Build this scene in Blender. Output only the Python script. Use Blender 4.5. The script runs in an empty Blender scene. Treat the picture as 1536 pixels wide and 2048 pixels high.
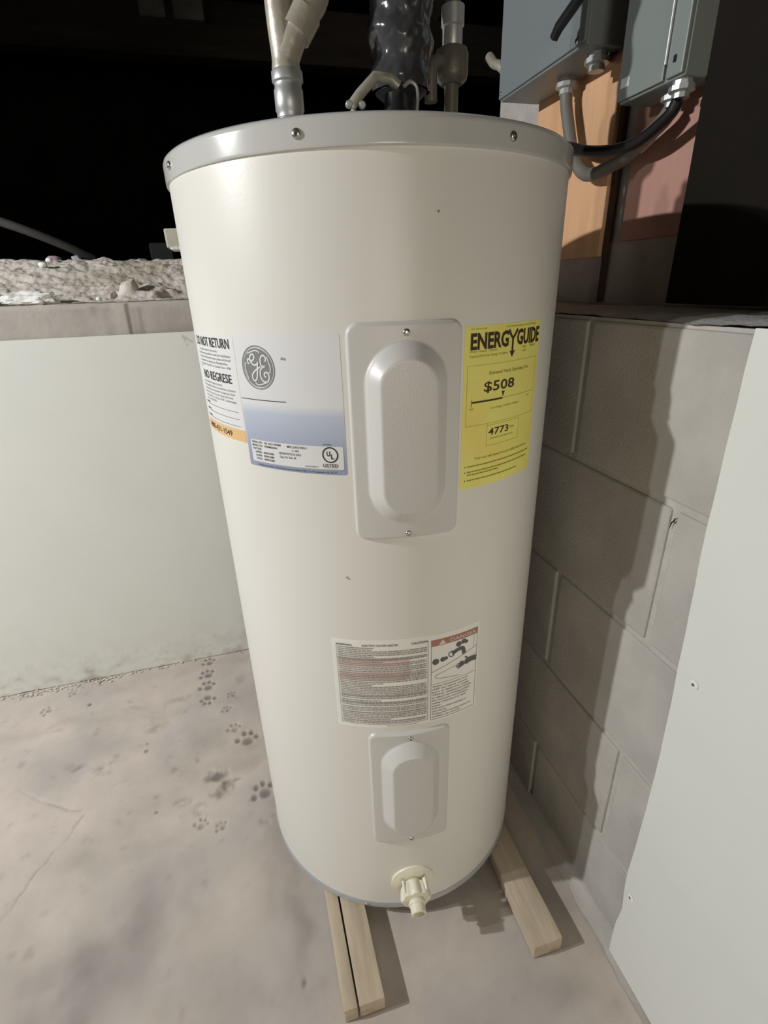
import bpy, bmesh, math, random
from mathutils import Vector, Matrix, noise
random.seed(7)
scene = bpy.context.scene
COL = scene.collection

# ------------------------------------------------------------------ camera
cam_d = bpy.data.cameras.new('camera')
cam = bpy.data.objects.new('camera', cam_d); COL.objects.link(cam)
_r = Vector((0.9626939, -0.2689963, -0.0293490))
_u = Vector((0.1360597, 0.3874537, 0.9117935))
_f = Vector((0.2338977, 0.8817713, -0.4095989))
_m = Matrix((( _r.x, _u.x, -_f.x), (_r.y, _u.y, -_f.y), (_r.z, _u.z, -_f.z))).to_4x4()
_m.translation = Vector((-0.20564, -0.79514, 1.09324))
cam.matrix_world = _m
cam_d.sensor_fit = 'VERTICAL'; cam_d.sensor_height = 36.0; cam_d.lens = 17.8687
cam_d.clip_start = 0.02
scene.camera = cam

# ------------------------------------------------------------------ world, lamps, exposure
world = bpy.data.worlds.new('world'); scene.world = world
world.use_nodes = True
world.node_tree.nodes['Background'].inputs[0].default_value = (0.9, 0.95, 1.0, 1)
world.node_tree.nodes['Background'].inputs[1].default_value = 0.004

def lamp(name, loc, power, color, radius):
    d = bpy.data.lights.new(name, 'POINT'); d.energy = power; d.color = color; d.shadow_soft_size = radius
    o = bpy.data.objects.new(name, d); COL.objects.link(o); o.location = loc
    return o
def work_lamp(name, loc, target, power, color, radius):
    """head of a twin work lamp: a shaded bulb that throws a wide cone"""
    d = bpy.data.lights.new(name, 'SPOT'); d.energy = power; d.color = color; d.shadow_soft_size = radius
    d.spot_size = math.radians(116); d.spot_blend = 0.35
    o = bpy.data.objects.new(name, d); COL.objects.link(o); o.location = loc
    o.rotation_euler = (Vector(target)-Vector(loc)).to_track_quat('-Z', 'Y').to_euler()
work_lamp('work_lamp_light', (-2.2, -0.11, 1.80), (0, -0.1, 0.6), 152, (0.975, 0.99, 1.0), 0.025)
work_lamp('work_lamp_light', (-2.2, -0.31, 1.80), (0, -0.1, 0.6), 38, (0.975, 0.99, 1.0), 0.025)
lamp('added_fill_light', (-0.25, -3.3, 1.05), 72, (1.0, 0.92, 0.79), 0.5)  # added fill from an unseen source behind the camera, brightens the heater's front

scene.view_settings.view_transform = 'Standard'
scene.view_settings.look = 'None'
scene.view_settings.gamma = 1.0
scene.view_settings.use_curve_mapping = False
scene.view_settings.exposure = 0.0

# ------------------------------------------------------------------ helpers
def lin(c):
    return tuple(((x/255.0)/12.92 if x/255.0 <= 0.04045 else ((x/255.0+0.055)/1.055)**2.4) for x in c)

MATS = {}
def mat(name, rgb, rough=0.6, metal=0.0, var=0.0, scale=8.0, detail=6.0, bump=0.0, bscale=60.0, coat=0.0, attr=None, attr_rgb=None,
        second=None, sscale=3.0, samt=0.5, spec=0.5, stretch=None):
    """procedural Principled material; var = tonal variation by noise, second = a second tint in blotches,
    attr = name of a float attribute that blends towards attr_rgb (stains with their own shape)"""
    m = bpy.data.materials.new(name); m.use_nodes = True
    nt = m.node_tree; N = nt.nodes; L = nt.links
    b = N['Principled BSDF']
    b.inputs['Roughness'].default_value = rough; b.inputs['Metallic'].default_value = metal
    b.inputs['Specular IOR Level'].default_value = spec
    b.inputs['Coat Weight'].default_value = coat; b.inputs['Coat Roughness'].default_value = 0.15
    col = lin(rgb)
    b.inputs['Base Color'].default_value = (*col, 1)
    tc = N.new('ShaderNodeTexCoord'); vec = tc.outputs['Object']
    if stretch:
        mp = N.new('ShaderNodeMapping'); mp.inputs['Scale'].default_value = stretch
        L.new(vec, mp.inputs['Vector']); vec = mp.outputs['Vector']
    cur = None
    def mix(fac, a, bcol, amt=None):
        x = N.new('ShaderNodeMix'); x.data_type = 'RGBA'
        L.new(fac, x.inputs['Factor'])
        if isinstance(a, tuple): x.inputs['A'].default_value = (*a, 1)
        else: L.new(a, x.inputs['A'])
        if isinstance(bcol, tuple): x.inputs['B'].default_value = (*bcol, 1)
        else: L.new(bcol, x.inputs['B'])
        return x.outputs['Result']
    if var > 0:
        n = N.new('ShaderNodeTexNoise'); n.inputs['Scale'].default_value = scale; n.inputs['Detail'].default_value = detail
        n.inputs['Roughness'].default_value = 0.62
        L.new(vec, n.inputs['Vector'])
        r = N.new('ShaderNodeMapRange'); r.inputs[1].default_value = 0.3; r.inputs[2].default_value = 0.7
        L.new(n.outputs['Fac'], r.inputs[0])
        cur = mix(r.outputs[0], tuple(c*(1-var) for c in col), tuple(min(1, c*(1+var)) for c in col))
    if second:
        n = N.new('ShaderNodeTexNoise'); n.inputs['Scale'].default_value = sscale; n.inputs['Detail'].default_value = 5
        mp = N.new('ShaderNodeMapping'); mp.inputs['Location'].default_value = (3.1, 1.7, 0.4)
        L.new(vec, mp.inputs['Vector']); L.new(mp.outputs['Vector'], n.inputs['Vector'])
        r = N.new('ShaderNodeMapRange'); r.inputs[1].default_value = 0.48; r.inputs[2].default_value = 0.66; r.inputs[4].default_value = samt
        L.new(n.outputs['Fac'], r.inputs[0])
        cur = mix(r.outputs[0], cur if cur is not None else col, lin(second))
    if attr:
        a = N.new('ShaderNodeAttribute'); a.attribute_name = attr
        cur = mix(a.outputs['Fac'], cur if cur is not None else col, lin(attr_rgb))
    if cur is not None: L.new(cur, b.inputs['Base Color'])
    if bump > 0:
        n = N.new('ShaderNodeTexNoise'); n.inputs['Scale'].default_value = bscale; n.inputs['Detail'].default_value = 8
        L.new(vec, n.inputs['Vector'])
        bp = N.new('ShaderNodeBump'); bp.inputs['Strength'].default_value = bump; bp.inputs['Distance'].default_value = 0.004
        L.new(n.outputs['Fac'], bp.inputs['Height']); L.new(bp.outputs['Normal'], b.inputs['Normal'])
    MATS[name] = m
    return m

def link(name, mesh, m=None, parent=None):
    o = bpy.data.objects.new(name, mesh); COL.objects.link(o)
    if m is not None and not mesh.materials: mesh.materials.append(m)
    if parent is not None: o.parent = parent
    return o
def obj(name, bm, m, parent=None, smooth=False, recalc=True):
    me = bpy.data.meshes.new(name)
    if recalc: bmesh.ops.recalc_face_normals(bm, faces=bm.faces)
    bm.to_mesh(me); bm.free()
    if smooth:
        me.shade_smooth() if hasattr(me, 'shade_smooth') else None
        if smooth != True:
            me.set_sharp_from_angle(angle=math.radians(smooth))
    return link(name, me, m, parent)
def empty(name, loc=(0, 0, 0)):
    o = bpy.data.objects.new(name, None); COL.objects.link(o); o.location = loc; o.empty_display_size = 0.05
    return o
def tag(o, label, cat, group=None):
    o['label'] = label; o['category'] = cat
    if group: o['group'] = group
    return o
def struct(o, label=None):
    o['kind'] = 'structure'
    if label: o['label'] = label
    return o

def box_bm(lo, hi, bevel=0.0, seg=2, bm=None):
    bm2 = bmesh.new()
    bmesh.ops.create_cube(bm2, size=1.0)
    for v in bm2.verts:
        v.co = Vector([lo[i] + (v.co[i]+0.5)*(hi[i]-lo[i]) for i in range(3)])
    if bevel > 0:
        bmesh.ops.bevel(bm2, geom=bm2.edges[:], offset=bevel, segments=seg, profile=0.5, affect='EDGES')
    return bm2
def merge(bm, other):
    me = bpy.data.meshes.new('tmp'); other.to_mesh(me); other.free(); bm.from_mesh(me); bpy.data.meshes.remove(me)
    return bm
def lathe(profile, seg=48, close_top=True, close_bot=True, M=None):
    """profile: list of (r, z) from bottom to top, revolved about Z; M maps to place"""
    bm = bmesh.new(); rings = []
    for r, z in profile:
        rings.append([bm.verts.new((r*math.cos(2*math.pi*k/seg), r*math.sin(2*math.pi*k/seg), z)) for k in range(seg)])
    for a, b in zip(rings, rings[1:]):
        for k in range(seg):
            bm.faces.new((a[k], a[(k+1) % seg], b[(k+1) % seg], b[k]))
    if close_bot: bm.faces.new(rings[0][::-1])
    if close_top: bm.faces.new(rings[-1])
    if M is not None: bmesh.ops.transform(bm, matrix=M, verts=bm.verts)
    return bm
def frame_to(p, d, upv=Vector((0, 0, 1))):
    """matrix whose Z axis points along d, at p"""
    z = Vector(d).normalized()
    x = upv.cross(z)
    if x.length < 1e-4: x = Vector((1, 0, 0)).cross(z)
    x.normalize(); y = z.cross(x)
    m = Matrix((x, y, z)).transposed().to_4x4(); m.translation = Vector(p); return m
def smooth_path(pts, n=8):
    P = [Vector(p) for p in pts]; out = []
    Q = [P[0]*2-P[1]] + P + [P[-1]*2-P[-2]]
    for i in range(1, len(Q)-2):
        for k in range(n):
            t = k/n; a, b, c, d = Q[i-1], Q[i], Q[i+1], Q[i+2]
            out.append(0.5*((2*b)+(c-a)*t+(2*a-5*b+4*c-d)*t*t+(3*b-a-3*c+d)*t**3))
    out.append(P[-1]); return out
def tube(pts, rad, seg=12, rfun=None):
    bm = bmesh.new(); rings = []
    P = [Vector(p) for p in pts]
    up = Vector((0.13, 0.21, 0.97)).normalized()
    for i, p in enumerate(P):
        d = (P[min(i+1, len(P)-1)] - P[max(i-1, 0)]).normalized()
        x = up.cross(d)
        if x.length < 1e-3: x = Vector((1, 0, 0))
        x.normalize(); y = d.cross(x).normalized(); up = y if abs(y.dot(up)) > 0.2 else up
        up = (d.cross(x)).normalized()
        x = up.cross(d).normalized()
        rr = rad*(rfun(i/(len(P)-1)) if rfun else 1)
        rings.append([bm.verts.new(p + x*rr*math.cos(2*math.pi*k/seg) + up*rr*math.sin(2*math.pi*k/seg)) for k in range(seg)])
    for a, b in zip(rings, rings[1:]):
        for k in range(seg): bm.faces.new((a[k], a[(k+1) % seg], b[(k+1) % seg], b[k]))
    bm.faces.new(rings[0][::-1]); bm.faces.new(rings[-1])
    return bm
def fbm(x, y, z=0.0, o=4):
    return noise.fractal((x, y, z), 0.9, 2.1, o)
def height_grid(name, us, vs, f, m, parent=None, attr=None, skirt=None, axes='xyz'):
    """surface over a tensor grid; f(u, v) -> (x, y, z[, stain])"""
    nu, nv = len(us), len(vs); verts = []; st = []
    for v in vs:
        for u in us:
            r = f(u, v); verts.append(r[:3]); st.append(r[3] if len(r) > 3 else 0.0)
    faces = [(j*nu+i, j*nu+i+1, (j+1)*nu+i+1, (j+1)*nu+i) for j in range(nv-1) for i in range(nu-1)]
    me = bpy.data.meshes.new(name); me.from_pydata(verts, [], faces)
    me.shade_smooth()
    if attr:
        a = me.attributes.new(attr, 'FLOAT', 'POINT'); a.data.foreach_set('value', [min(1, max(0, s)) for s in st])
    return link(name, me, m, parent)
def frange(a, b, step):
    n = max(1, int(round((b-a)/step))); return [a+(b-a)*i/n for i in range(n+1)]
def sstep(a, b, x):
    t = min(1, max(0, (x-a)/(b-a))); return t*t*(3-2*t)

# ------------------------------------------------------------------ materials
mat('concrete_floor', (194, 183, 172), 0.85, var=0.13, scale=5.0, detail=10, bump=0.35, bscale=25, attr='stain', attr_rgb=(108, 101, 96), second=(178, 172, 167), sscale=4.5, samt=0.8, spec=0.25)
mat('concrete_wall', (178, 172, 164), 0.9, var=0.10, scale=6, bump=0.4, bscale=40, attr='stain', attr_rgb=(70, 52, 40), second=(160, 152, 146), sscale=7, spec=0.2)
mat('concrete_upper', (186, 178, 172), 0.9, var=0.14, scale=14, bump=0.5, bscale=60, spec=0.2)
mat('block_grey', (178, 174, 167), 0.92, var=0.10, scale=9, bump=0.3, bscale=220, second=(160, 154, 148), sscale=6, spec=0.2)
mat('mortar', (182, 178, 171), 0.95, var=0.10, scale=30, bump=0.5, bscale=150, spec=0.15)
mat('rubble', (200, 192, 182), 0.95, var=0.14, scale=14, bump=0.7, bscale=80, second=(150, 140, 116), sscale=6, spec=0.15)
mat('plaster_white', (226, 226, 222), 0.8, var=0.10, scale=24, bump=0.7, bscale=60)
mat('plaster_dirty', (196, 188, 174), 0.9, var=0.25, scale=90)
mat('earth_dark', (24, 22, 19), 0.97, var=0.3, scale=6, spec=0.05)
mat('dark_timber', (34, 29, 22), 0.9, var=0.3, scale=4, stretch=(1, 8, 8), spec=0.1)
mat('dark_stand_in', (27, 23, 18), 0.85, var=0.25, scale=7, bump=0.3, bscale=40, spec=0.15)
mat('panel_white', (220, 221, 215), 0.42, var=0.02, scale=5, bump=0.04, bscale=300, attr='stain', attr_rgb=(150, 138, 122), spec=0.35)
mat('room_wall', (96, 92, 88), 0.9, var=0.1, scale=3)
mat('heater_white', (224, 222, 214), 0.36, var=0.012, scale=3, bump=0.02, bscale=260, spec=0.35)
mat('cap_grey', (194, 194, 190), 0.15, var=0.015, scale=4)
mat('ring_grey', (176, 178, 180), 0.35, var=0.03, scale=6)
mat('cover_grey', (206, 204, 199), 0.36, var=0.012, scale=6, bump=0.05, bscale=400)
mat('valve_plastic', (232, 227, 206), 0.38, var=0.02, scale=20)
mat('screw_metal', (190, 188, 182), 0.25, 0.9, var=0.1, scale=80)
mat('pine', (190, 174, 152), 0.75, var=0.16, scale=7, bump=0.2, bscale=60, stretch=(9, 1, 9), second=(158, 140, 112), sscale=4, samt=0.4)
mat('plywood', (226, 178, 136), 0.6, var=0.07, scale=5, stretch=(8, 8, 1), second=(206, 154, 112), sscale=3, samt=0.4)
mat('plywood_pink', (188, 142, 126), 0.65, var=0.08, scale=5, stretch=(8, 8, 1))
mat('lath_dark', (70, 52, 34), 0.8, var=0.3, scale=30)
mat('box_grey', (126, 132, 134), 0.42, var=0.05, scale=4)
mat('box_grey_pale', (134, 141, 136), 0.42, var=0.05, scale=4)
mat('dark_metal', (42, 42, 44), 0.45, 0.4, var=0.15, scale=20)
mat('pipe_grey', (176, 171, 156), 0.4, 0.25, var=0.12, scale=18, bump=0.2, bscale=90)
mat('pipe_dark', (112, 108, 98), 0.45, 0.2, var=0.15, scale=18, bump=0.2, bscale=90)
mat('galvanised', (186, 188, 186), 0.42, 0.55, var=0.12, scale=40)
mat('black_wrap', (64, 64, 66), 0.22, var=0.2, scale=14, coat=0.4)
mat('conduit_grey', (120, 116, 108), 0.5, var=0.08, scale=20)
mat('cable_black', (26, 24, 24), 0.45)
mat('cable_red', (150, 96, 82), 0.5, var=0.1, scale=20)
mat('brass', (168, 150, 110), 0.3, 0.8, var=0.1, scale=60)
mat('foam_cream', (188, 186, 166), 0.8, var=0.1, scale=20, bump=0.3)
mat('ink_black', (30, 28, 26), 0.6); mat('ink_grey', (92, 92, 90), 0.6); mat('ink_faint', (150, 145, 138), 0.6)
mat('logo_grey', (124, 126, 126), 0.55); mat('label_white', (222, 222, 220), 0.45, var=0.01, scale=20)
mat('label_cream', (236, 234, 226), 0.5, var=0.015, scale=20)
mat('label_yellow', (238, 230, 124), 0.6, var=0.04, scale=14, second=(236, 212, 104), sscale=9, samt=0.6)
mat('ink_olive', (150, 142, 26), 0.6); mat('ink_brown', (58, 42, 10), 0.6)
mat('label_orange', (226, 186, 128), 0.5); mat('danger_red', (172, 118, 100), 0.5, var=0.05, scale=60)
mat('ink_pink', (214, 190, 182), 0.6); mat('paper_pale', (214, 212, 202), 0.5)
# printed blue fade of the rating label (ink on the paper, runs from white at the top to slate blue below)
def fade_mat():
    m = bpy.data.materials.new('label_fade'); m.use_nodes = True; nt = m.node_tree; b = nt.nodes['Principled BSDF']
    tc = nt.nodes.new('ShaderNodeTexCoord'); sp = nt.nodes.new('ShaderNodeSeparateXYZ'); r = nt.nodes.new('ShaderNodeMapRange')
    nt.links.new(tc.outputs['Object'], sp.inputs[0]); nt.links.new(sp.outputs['Z'], r.inputs[0])
    r.inputs[1].default_value = 0.969; r.inputs[2].default_value = 0.958
    x = nt.nodes.new('ShaderNodeMix'); x.data_type = 'RGBA'
    x.inputs['A'].default_value = (*lin((222, 222, 222)), 1)
    r2 = nt.nodes.new('ShaderNodeMapRange'); r2.inputs[1].default_value = 0.96; r2.inputs[2].default_value = 0.90
    nt.links.new(sp.outputs['Z'], r2.inputs[0])
    y = nt.nodes.new('ShaderNodeMix'); y.data_type = 'RGBA'
    y.inputs['A'].default_value = (*lin((190, 198, 212)), 1); y.inputs['B'].default_value = (*lin((150, 158, 180)), 1)
    nt.links.new(r2.outputs[0], y.inputs['Factor']); nt.links.new(y.outputs['Result'], x.inputs['B'])
    nt.links.new(r.outputs[0], x.inputs['Factor']); nt.links.new(x.outputs['Result'], b.inputs['Base Color'])
    b.inputs['Roughness'].default_value = 0.4
    MATS['label_fade'] = m
fade_mat()

# ------------------------------------------------------------------ floor with paw prints, cracks and stains
PAWS = [(-0.433, 0.612, 0.9, 0), (-0.436, 0.552, 1.0, 10), (-0.434, 0.498, 1.05, -5), (-0.424, 0.445, 0.95, 160),
        (-0.325, 0.262, 1.25, -20), (-0.356, 0.309, 0.8, -10), (-0.292, 0.09, 1.2, 10), (-0.36, 0.44, 0.6, 20), (-0.375, 0.385, 0.6, 0),
        (-0.875, 0.535, 0.75, 60), (-0.82, 0.59, 0.6, 40), (-0.385, 0.03, 0.6, 20), (-0.43, 0.05, 0.7, -30)]
DENTS = []   # (u, v, ru, rv, depth, stain)
for (pu, pv, s, ang) in PAWS:
    a = math.radians(ang); k = s
    for (du, dv, ru, rv) in ((0.006, -0.004, 0.011, 0.010), (-0.016, -0.004, 0.0055, 0.007), (-0.008, 0.016, 0.005, 0.007), (0.006, 0.019, 0.005, 0.007), (0.020, 0.010, 0.0055, 0.006)):
        x, y = du*math.cos(a)-dv*math.sin(a), du*math.sin(a)+dv*math.cos(a)
        DENTS.append((pu+x*k, pv+y*k, ru*k, rv*k, 0.004, 0.75 if s > 0.85 else 0.4))
DENTS += [(-0.397, 0.172, 0.026, 0.020, 0.005, 0.62), (-0.382, 0.128, 0.026, 0.022, 0.005, 0.55), (-0.372, 0.146, 0.03, 0.006, 0.003, 0.5), (-0.676, 0.262, 0.022, 0.024, 0.001, 0.42),
          (-0.733, 0.292, 0.018, 0.016, 0.0015, 0.4), (-0.757, 0.305, 0.014, 0.014, 0.001, 0.25), (-0.761, 0.526, 0.005, 0.006, 0.003, 0.9), (-0.56, 0.385, 0.03, 0.032, 0.001, 0.28), (-0.577, 0.30, 0.005, 0.006, 0.002, 0.7),
          (-0.578, 0.325, 0.003, 0.004, 0.002, 0.7), (-0.43, 0.09, 0.022, 0.016, 0.002, 0.35), (-0.475, 0.12, 0.022, 0.012, 0.0015, 0.3), (-0.243, -0.301, 0.004, 0.006, 0.003, 0.8),
          (-0.53, 0.11, 0.004, 0.004, 0.002, 0.6), (-0.28, 0.02, 0.02, 0.012, 0.002, 0.35), (-0.49, 0.47, 0.05, 0.012, 0.001, 0.22), (-0.62, 0.47, 0.05, 0.012, 0.001, 0.2), (-0.33, 0.50, 0.02, 0.02, 0.001, 0.15)]
STAINS = [(-0.66, -0.20, 0.13, 0.09, 0.55), (-0.75, -0.06, 0.05, 0.06, 0.25), (-0.55, -0.12, 0.06, 0.10, 0.42), (-0.80, 0.45, 0.30, 0.02, 0.22), (-0.55, 0.43, 0.25, 0.016, 0.2),
          (-0.40, -0.28, 0.06, 0.12, 0.25), (-0.25, -0.25, 0.03, 0.14, 0.42), (-0.28, -0.05, 0.03, 0.16, 0.22), (-0.45, -0.12, 0.04, 0.08, 0.22), (-0.6, 0.03, 0.14, 0.03, 0.22),
          (0.02, -0.42, 0.12, 0.05, 0.2), (0.20, -0.42, 0.10, 0.05, 0.3), (0.27, -0.35, 0.05, 0.12, 0.3), (0.10, -0.5, 0.05, 0.03, 0.25), (-0.42, 0.60, 0.5, 0.03, 0.22), (-0.35, 0.20, 0.10, 0.03, 0.25)]
CRACKS = [[(-0.86, 0.27), (-0.80, 0.22), (-0.73, 0.175), (-0.70, 0.165)], [(-0.69, 0.15), (-0.71, 0.10), (-0.735, 0.075)], [(-0.735, 0.075), (-0.76, 0.03), (-0.79, -0.04)]]
def seg_d(px, py, a, b):
    ax, ay = a; bx, by = b; dx, dy = bx-ax, by-ay
    t = max(0, min(1, ((px-ax)*dx+(py-ay)*dy)/(dx*dx+dy*dy))); return math.hypot(px-ax-t*dx, py-ay-t*dy)
def floor_f(u, v):
    z = 0.0; s = 0.0
    if -1.6 < u < 0.5 and -1.0 < v < 0.7:
        z = -0.0012 - 0.0012*fbm(u*6, v*6, 0.3, 3)
        for (a, b, ru, rv, dep, st) in DENTS:
            if abs(u-a) < 2*ru and abs(v-b) < 2*rv:
                q = ((u-a)/ru)**2 + ((v-b)/rv)**2
                if q < 3:
                    g = math.exp(-q*q*0.8)
                    if ru > 0.0145: g *= max(0, min(1.3, 0.55 + 1.5*fbm(u*38, v*38, 7.7, 4)))
                    z -= dep*g; s = max(s, st*g)
        w = fbm(u*9, v*9, 2.2, 4)*0.5
        wu, wv = u + 0.035*fbm(u*8, v*8, 3.3, 4), v + 0.035*fbm(u*8, v*8, 6.1, 4)
        for (a, b, ru, rv, st) in STAINS:
            q = ((wu-a)/ru)**2 + ((wv-b)/rv)**2
            if q < 6: s = max(s, st*math.exp(-q)*max(0, 0.8+1.4*w))
        s = max(s, 0.30*max(0, fbm(u*5, v*5, 11.0, 6)-0.12) + 0.5*max(0, fbm(u*30, v*30, 14.0, 3)-0.42))
        wob = fbm(u*25, v*25, 5.1, 3)*0.006
        for c in CRACKS:
            for a, b in zip(c, c[1:]):
                d = seg_d(u+wob, v-wob, a, b)
                if d < 0.006: g = math.exp(-(d/0.0025)**2); z -= 0.0016*g; s = max(s, 0.34*g*max(0, min(1, 0.6+1.5*fbm(u*14, v*14, 21.0, 3))))
    return (u, v, min(0.0, z), s)
us = frange(-3.6, -1.4, 0.3) + frange(-1.4, -0.92, 0.012)[1:] + frange(-0.92, -0.22, 0.0032)[1:] + frange(-0.22, 0.42, 0.010)[1:] + [0.5]
vs = frange(-3.6, -0.9, 0.3) + frange(-0.9, -0.02, 0.010)[1:] + frange(-0.02, 0.64, 0.0032)[1:] + [0.68, 0.75]
floor = height_grid('floor', us, vs, floor_f, MATS['concrete_floor'], attr='stain')
struct(floor, 'stained grey concrete basement floor with paw prints')

# ------------------------------------------------------------------ left wall, its ledge and the crawl space behind
def wl_f(u, z):
    s = 0.0
    for (a, w, top, bot, st) in ((-0.452, 0.0045, 1.068, 0.95, 0.75), (-0.438, 0.004, 1.06, 0.99, 0.2), (-0.425, 0.005, 1.06, 0.97, 0.3), (-0.527, 0.010, 1.064, 1.04, 0.25), (-0.50, 0.012, 1.06, 0.98, 0.12), (-0.56, 0.03, 1.06, 1.0, 0.12)):
        if bot < z < top: s = max(s, st*math.exp(-((u-a + 0.05*(1.06-z)*0.3)/w)**2)*(0.5+0.5*sstep(bot, bot+0.03, z)))
    y = 0.655 + 0.0015*fbm(u*8, z*8, 1.0, 3)
    if z > 1.062: y += 0.012*((z-1.062)/0.012)**2
    return (u, y, z, s)
wl = height_grid('wall_left', frange(-3.6, -1.3, 0.4)+frange(-1.3, 0.0, 0.0045)[1:]+[0.3], frange(0, 0.9, 0.1)+frange(0.9, 1.062, 0.006)[1:]+[1.066, 1.070, 1.073], wl_f, MATS['concrete_wall'], attr='stain')
struct(wl, 'grey poured concrete wall with rust streaks below the rubble ledge')
core = obj('wall_core', box_bm((-3.6, 0.672, 0), (0.30, 0.86, 1.071)), MATS['concrete_wall'], wl)
def ledge_f(u, v):
    t = (v-0.662)/0.34
    n1 = fbm(u*6, v*11, 4.0, 3); n2 = fbm(u*17, v*30, 8.0, 5); n3 = fbm(u*60, v*70, 2.0, 4)
    k = min(1, t*7)
    z = 1.070 + 0.108*sstep(-0.05, 1.0, t) + k*(0.008*n1 + 0.008*n2 + 0.0016*n3)
    # broken shelf of concrete along the front with a knob and a dark hole beside it
    sh = sstep(0.02, 0.0, (v-0.690) - 0.02*n1 + 0.03*sstep(-0.62, -0.5, u) - 0.07*sstep(-0.42, -0.33, u))
    z = z*(1-sh*0.8) + (1.0735 + 0.002*n2 + 0.0015*n3)*sh*0.8
    z += 0.024*sstep(1.0, 0.55, math.hypot((u+0.452)/0.028, (v-0.742)/0.03)) + 0.0012*n3*k
    z -= 0.030*sstep(1.0, 0.3, math.hypot((u+0.486)/0.007, (v-0.735)/0.026))
    return (u, v, z)
led = height_grid('floor_ledge', frange(-1.4, -0.92, 0.012)+frange(-0.92, -0.22, 0.0030)[1:]+frange(-0.22, 0.30, 0.02)[1:], frange(0.66, 0.99, 0.0034)+[1.02, 1.06, 1.10], ledge_f, MATS['rubble'])
struct(led, 'crumbling rubble and broken concrete on top of the left wall')
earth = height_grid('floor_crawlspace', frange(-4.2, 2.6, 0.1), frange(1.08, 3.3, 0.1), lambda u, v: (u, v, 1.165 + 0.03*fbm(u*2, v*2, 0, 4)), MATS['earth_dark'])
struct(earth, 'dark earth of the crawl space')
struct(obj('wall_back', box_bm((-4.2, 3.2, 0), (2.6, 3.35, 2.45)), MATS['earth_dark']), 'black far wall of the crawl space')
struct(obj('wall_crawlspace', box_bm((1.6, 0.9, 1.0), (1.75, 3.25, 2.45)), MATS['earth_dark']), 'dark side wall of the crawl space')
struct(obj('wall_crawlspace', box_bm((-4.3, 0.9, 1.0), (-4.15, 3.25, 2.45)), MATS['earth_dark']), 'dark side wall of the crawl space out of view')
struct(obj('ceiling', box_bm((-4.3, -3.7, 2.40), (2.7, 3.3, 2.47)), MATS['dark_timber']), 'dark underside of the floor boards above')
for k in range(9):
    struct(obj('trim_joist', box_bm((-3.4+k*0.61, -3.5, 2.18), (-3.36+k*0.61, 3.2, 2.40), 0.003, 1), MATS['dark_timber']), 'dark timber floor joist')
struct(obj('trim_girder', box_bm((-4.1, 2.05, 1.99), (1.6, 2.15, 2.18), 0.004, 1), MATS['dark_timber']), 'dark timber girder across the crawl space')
# rear of the room behind the camera (it only returns light)
struct(obj('wall_front', box_bm((-3.7, -3.75, 0), (0.6, -3.6, 2.40)), MATS['room_wall']), 'basement wall behind the viewer')
struct(obj('wall_side', box_bm((-3.75, -3.7, 0), (-3.6, 0.7, 2.40)), MATS['room_wall']), 'basement wall far to the left')

def chunk(name, c, size, seed, m, sub=3, amt=0.22):
    bm = bmesh.new(); bmesh.ops.create_icosphere(bm, subdivisions=sub, radius=1.0)
    for v in bm.verts:
        p = v.co.copy(); q = Vector([math.copysign(abs(x)**0.7, x) for x in p])
        q *= 1 + amt*fbm(p.x*2.4+seed, p.y*2.4, p.z*2.4, 4)
        v.co = Vector((q.x*size[0], q.y*size[1], q.z*size[2]))
    o = obj(name, bm, m, None, smooth=35); o.location = c; return o
tag(chunk('plaster_chunk', (-0.790, 0.676, 1.087), (0.072, 0.020, 0.0165), 1, MATS['plaster_white'], 4, 0.35), 'flaking white plaster strip on the wall ledge at the left frame edge', 'plaster', 'white plaster on the ledge')
tag(chunk('plaster_chunk', (-0.663, 0.676, 1.085), (0.056, 0.018, 0.0145), 5, MATS['plaster_white'], 4, 0.35), 'white plaster strip on the wall ledge, the one nearer the water heater', 'plaster', 'white plaster on the ledge')
tag(chunk('rubble_stone', (-0.665, 0.93, 1.178), (0.008, 0.007, 0.006), 11, MATS['plaster_white'], 2), 'tiny pale stone on the ledge rim, upper of two', 'stone', 'small stones on the ledge')
tag(chunk('rubble_stone', (-0.675, 0.90, 1.166), (0.010, 0.008, 0.007), 12, MATS['plaster_white'], 2), 'tiny pale stone on the ledge rim, lower of two', 'stone', 'small stones on the ledge')
tag(chunk('rubble_stone', (-0.700, 1.12, 1.185), (0.020, 0.02, 0.014), 13, mat('stone_pink', (150, 130, 132), 0.9, var=0.1), 2), 'pinkish stone in the dark beyond the left ledge', 'stone', 'small stones on the ledge')
tag(chunk('rubble_stone', (-0.640, 1.13, 1.188), (0.014, 0.02, 0.012), 14, mat('stone_grey', (150, 152, 156), 0.9, var=0.1), 2), 'pale grey stone beside the pinkish one beyond the left ledge', 'stone', 'small stones on the ledge')
tag(chunk('rubble_stone', (-0.512, 0.675, 1.080), (0.006, 0.006, 0.005), 15, MATS['plaster_white'], 2), 'white crumb at the middle of the left ledge edge', 'stone', 'small stones on the ledge')
tag(chunk('rubble_stone', (-0.441, 0.668, 1.068), (0.005, 0.005, 0.005), 16, MATS['plaster_white'], 2), 'white crumb beside the rust streak below the ledge', 'stone', 'small stones on the ledge')
t = empty('foam_block', (-0.28, 0.93, 1.20))
tag(t, 'cream foam block with a white base strip behind the heater, above the ledge', 'foam block')
bm = box_bm((-0.078, -0.02, 0.002), (0.06, 0.06, 0.052), 0.004, 2)
for v in bm.verts: v.co += 0.003*Vector((fbm(v.co.x*40, v.co.z*40, 1, 2), 0, fbm(v.co.x*40, v.co.z*30, 3, 2)))
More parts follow.
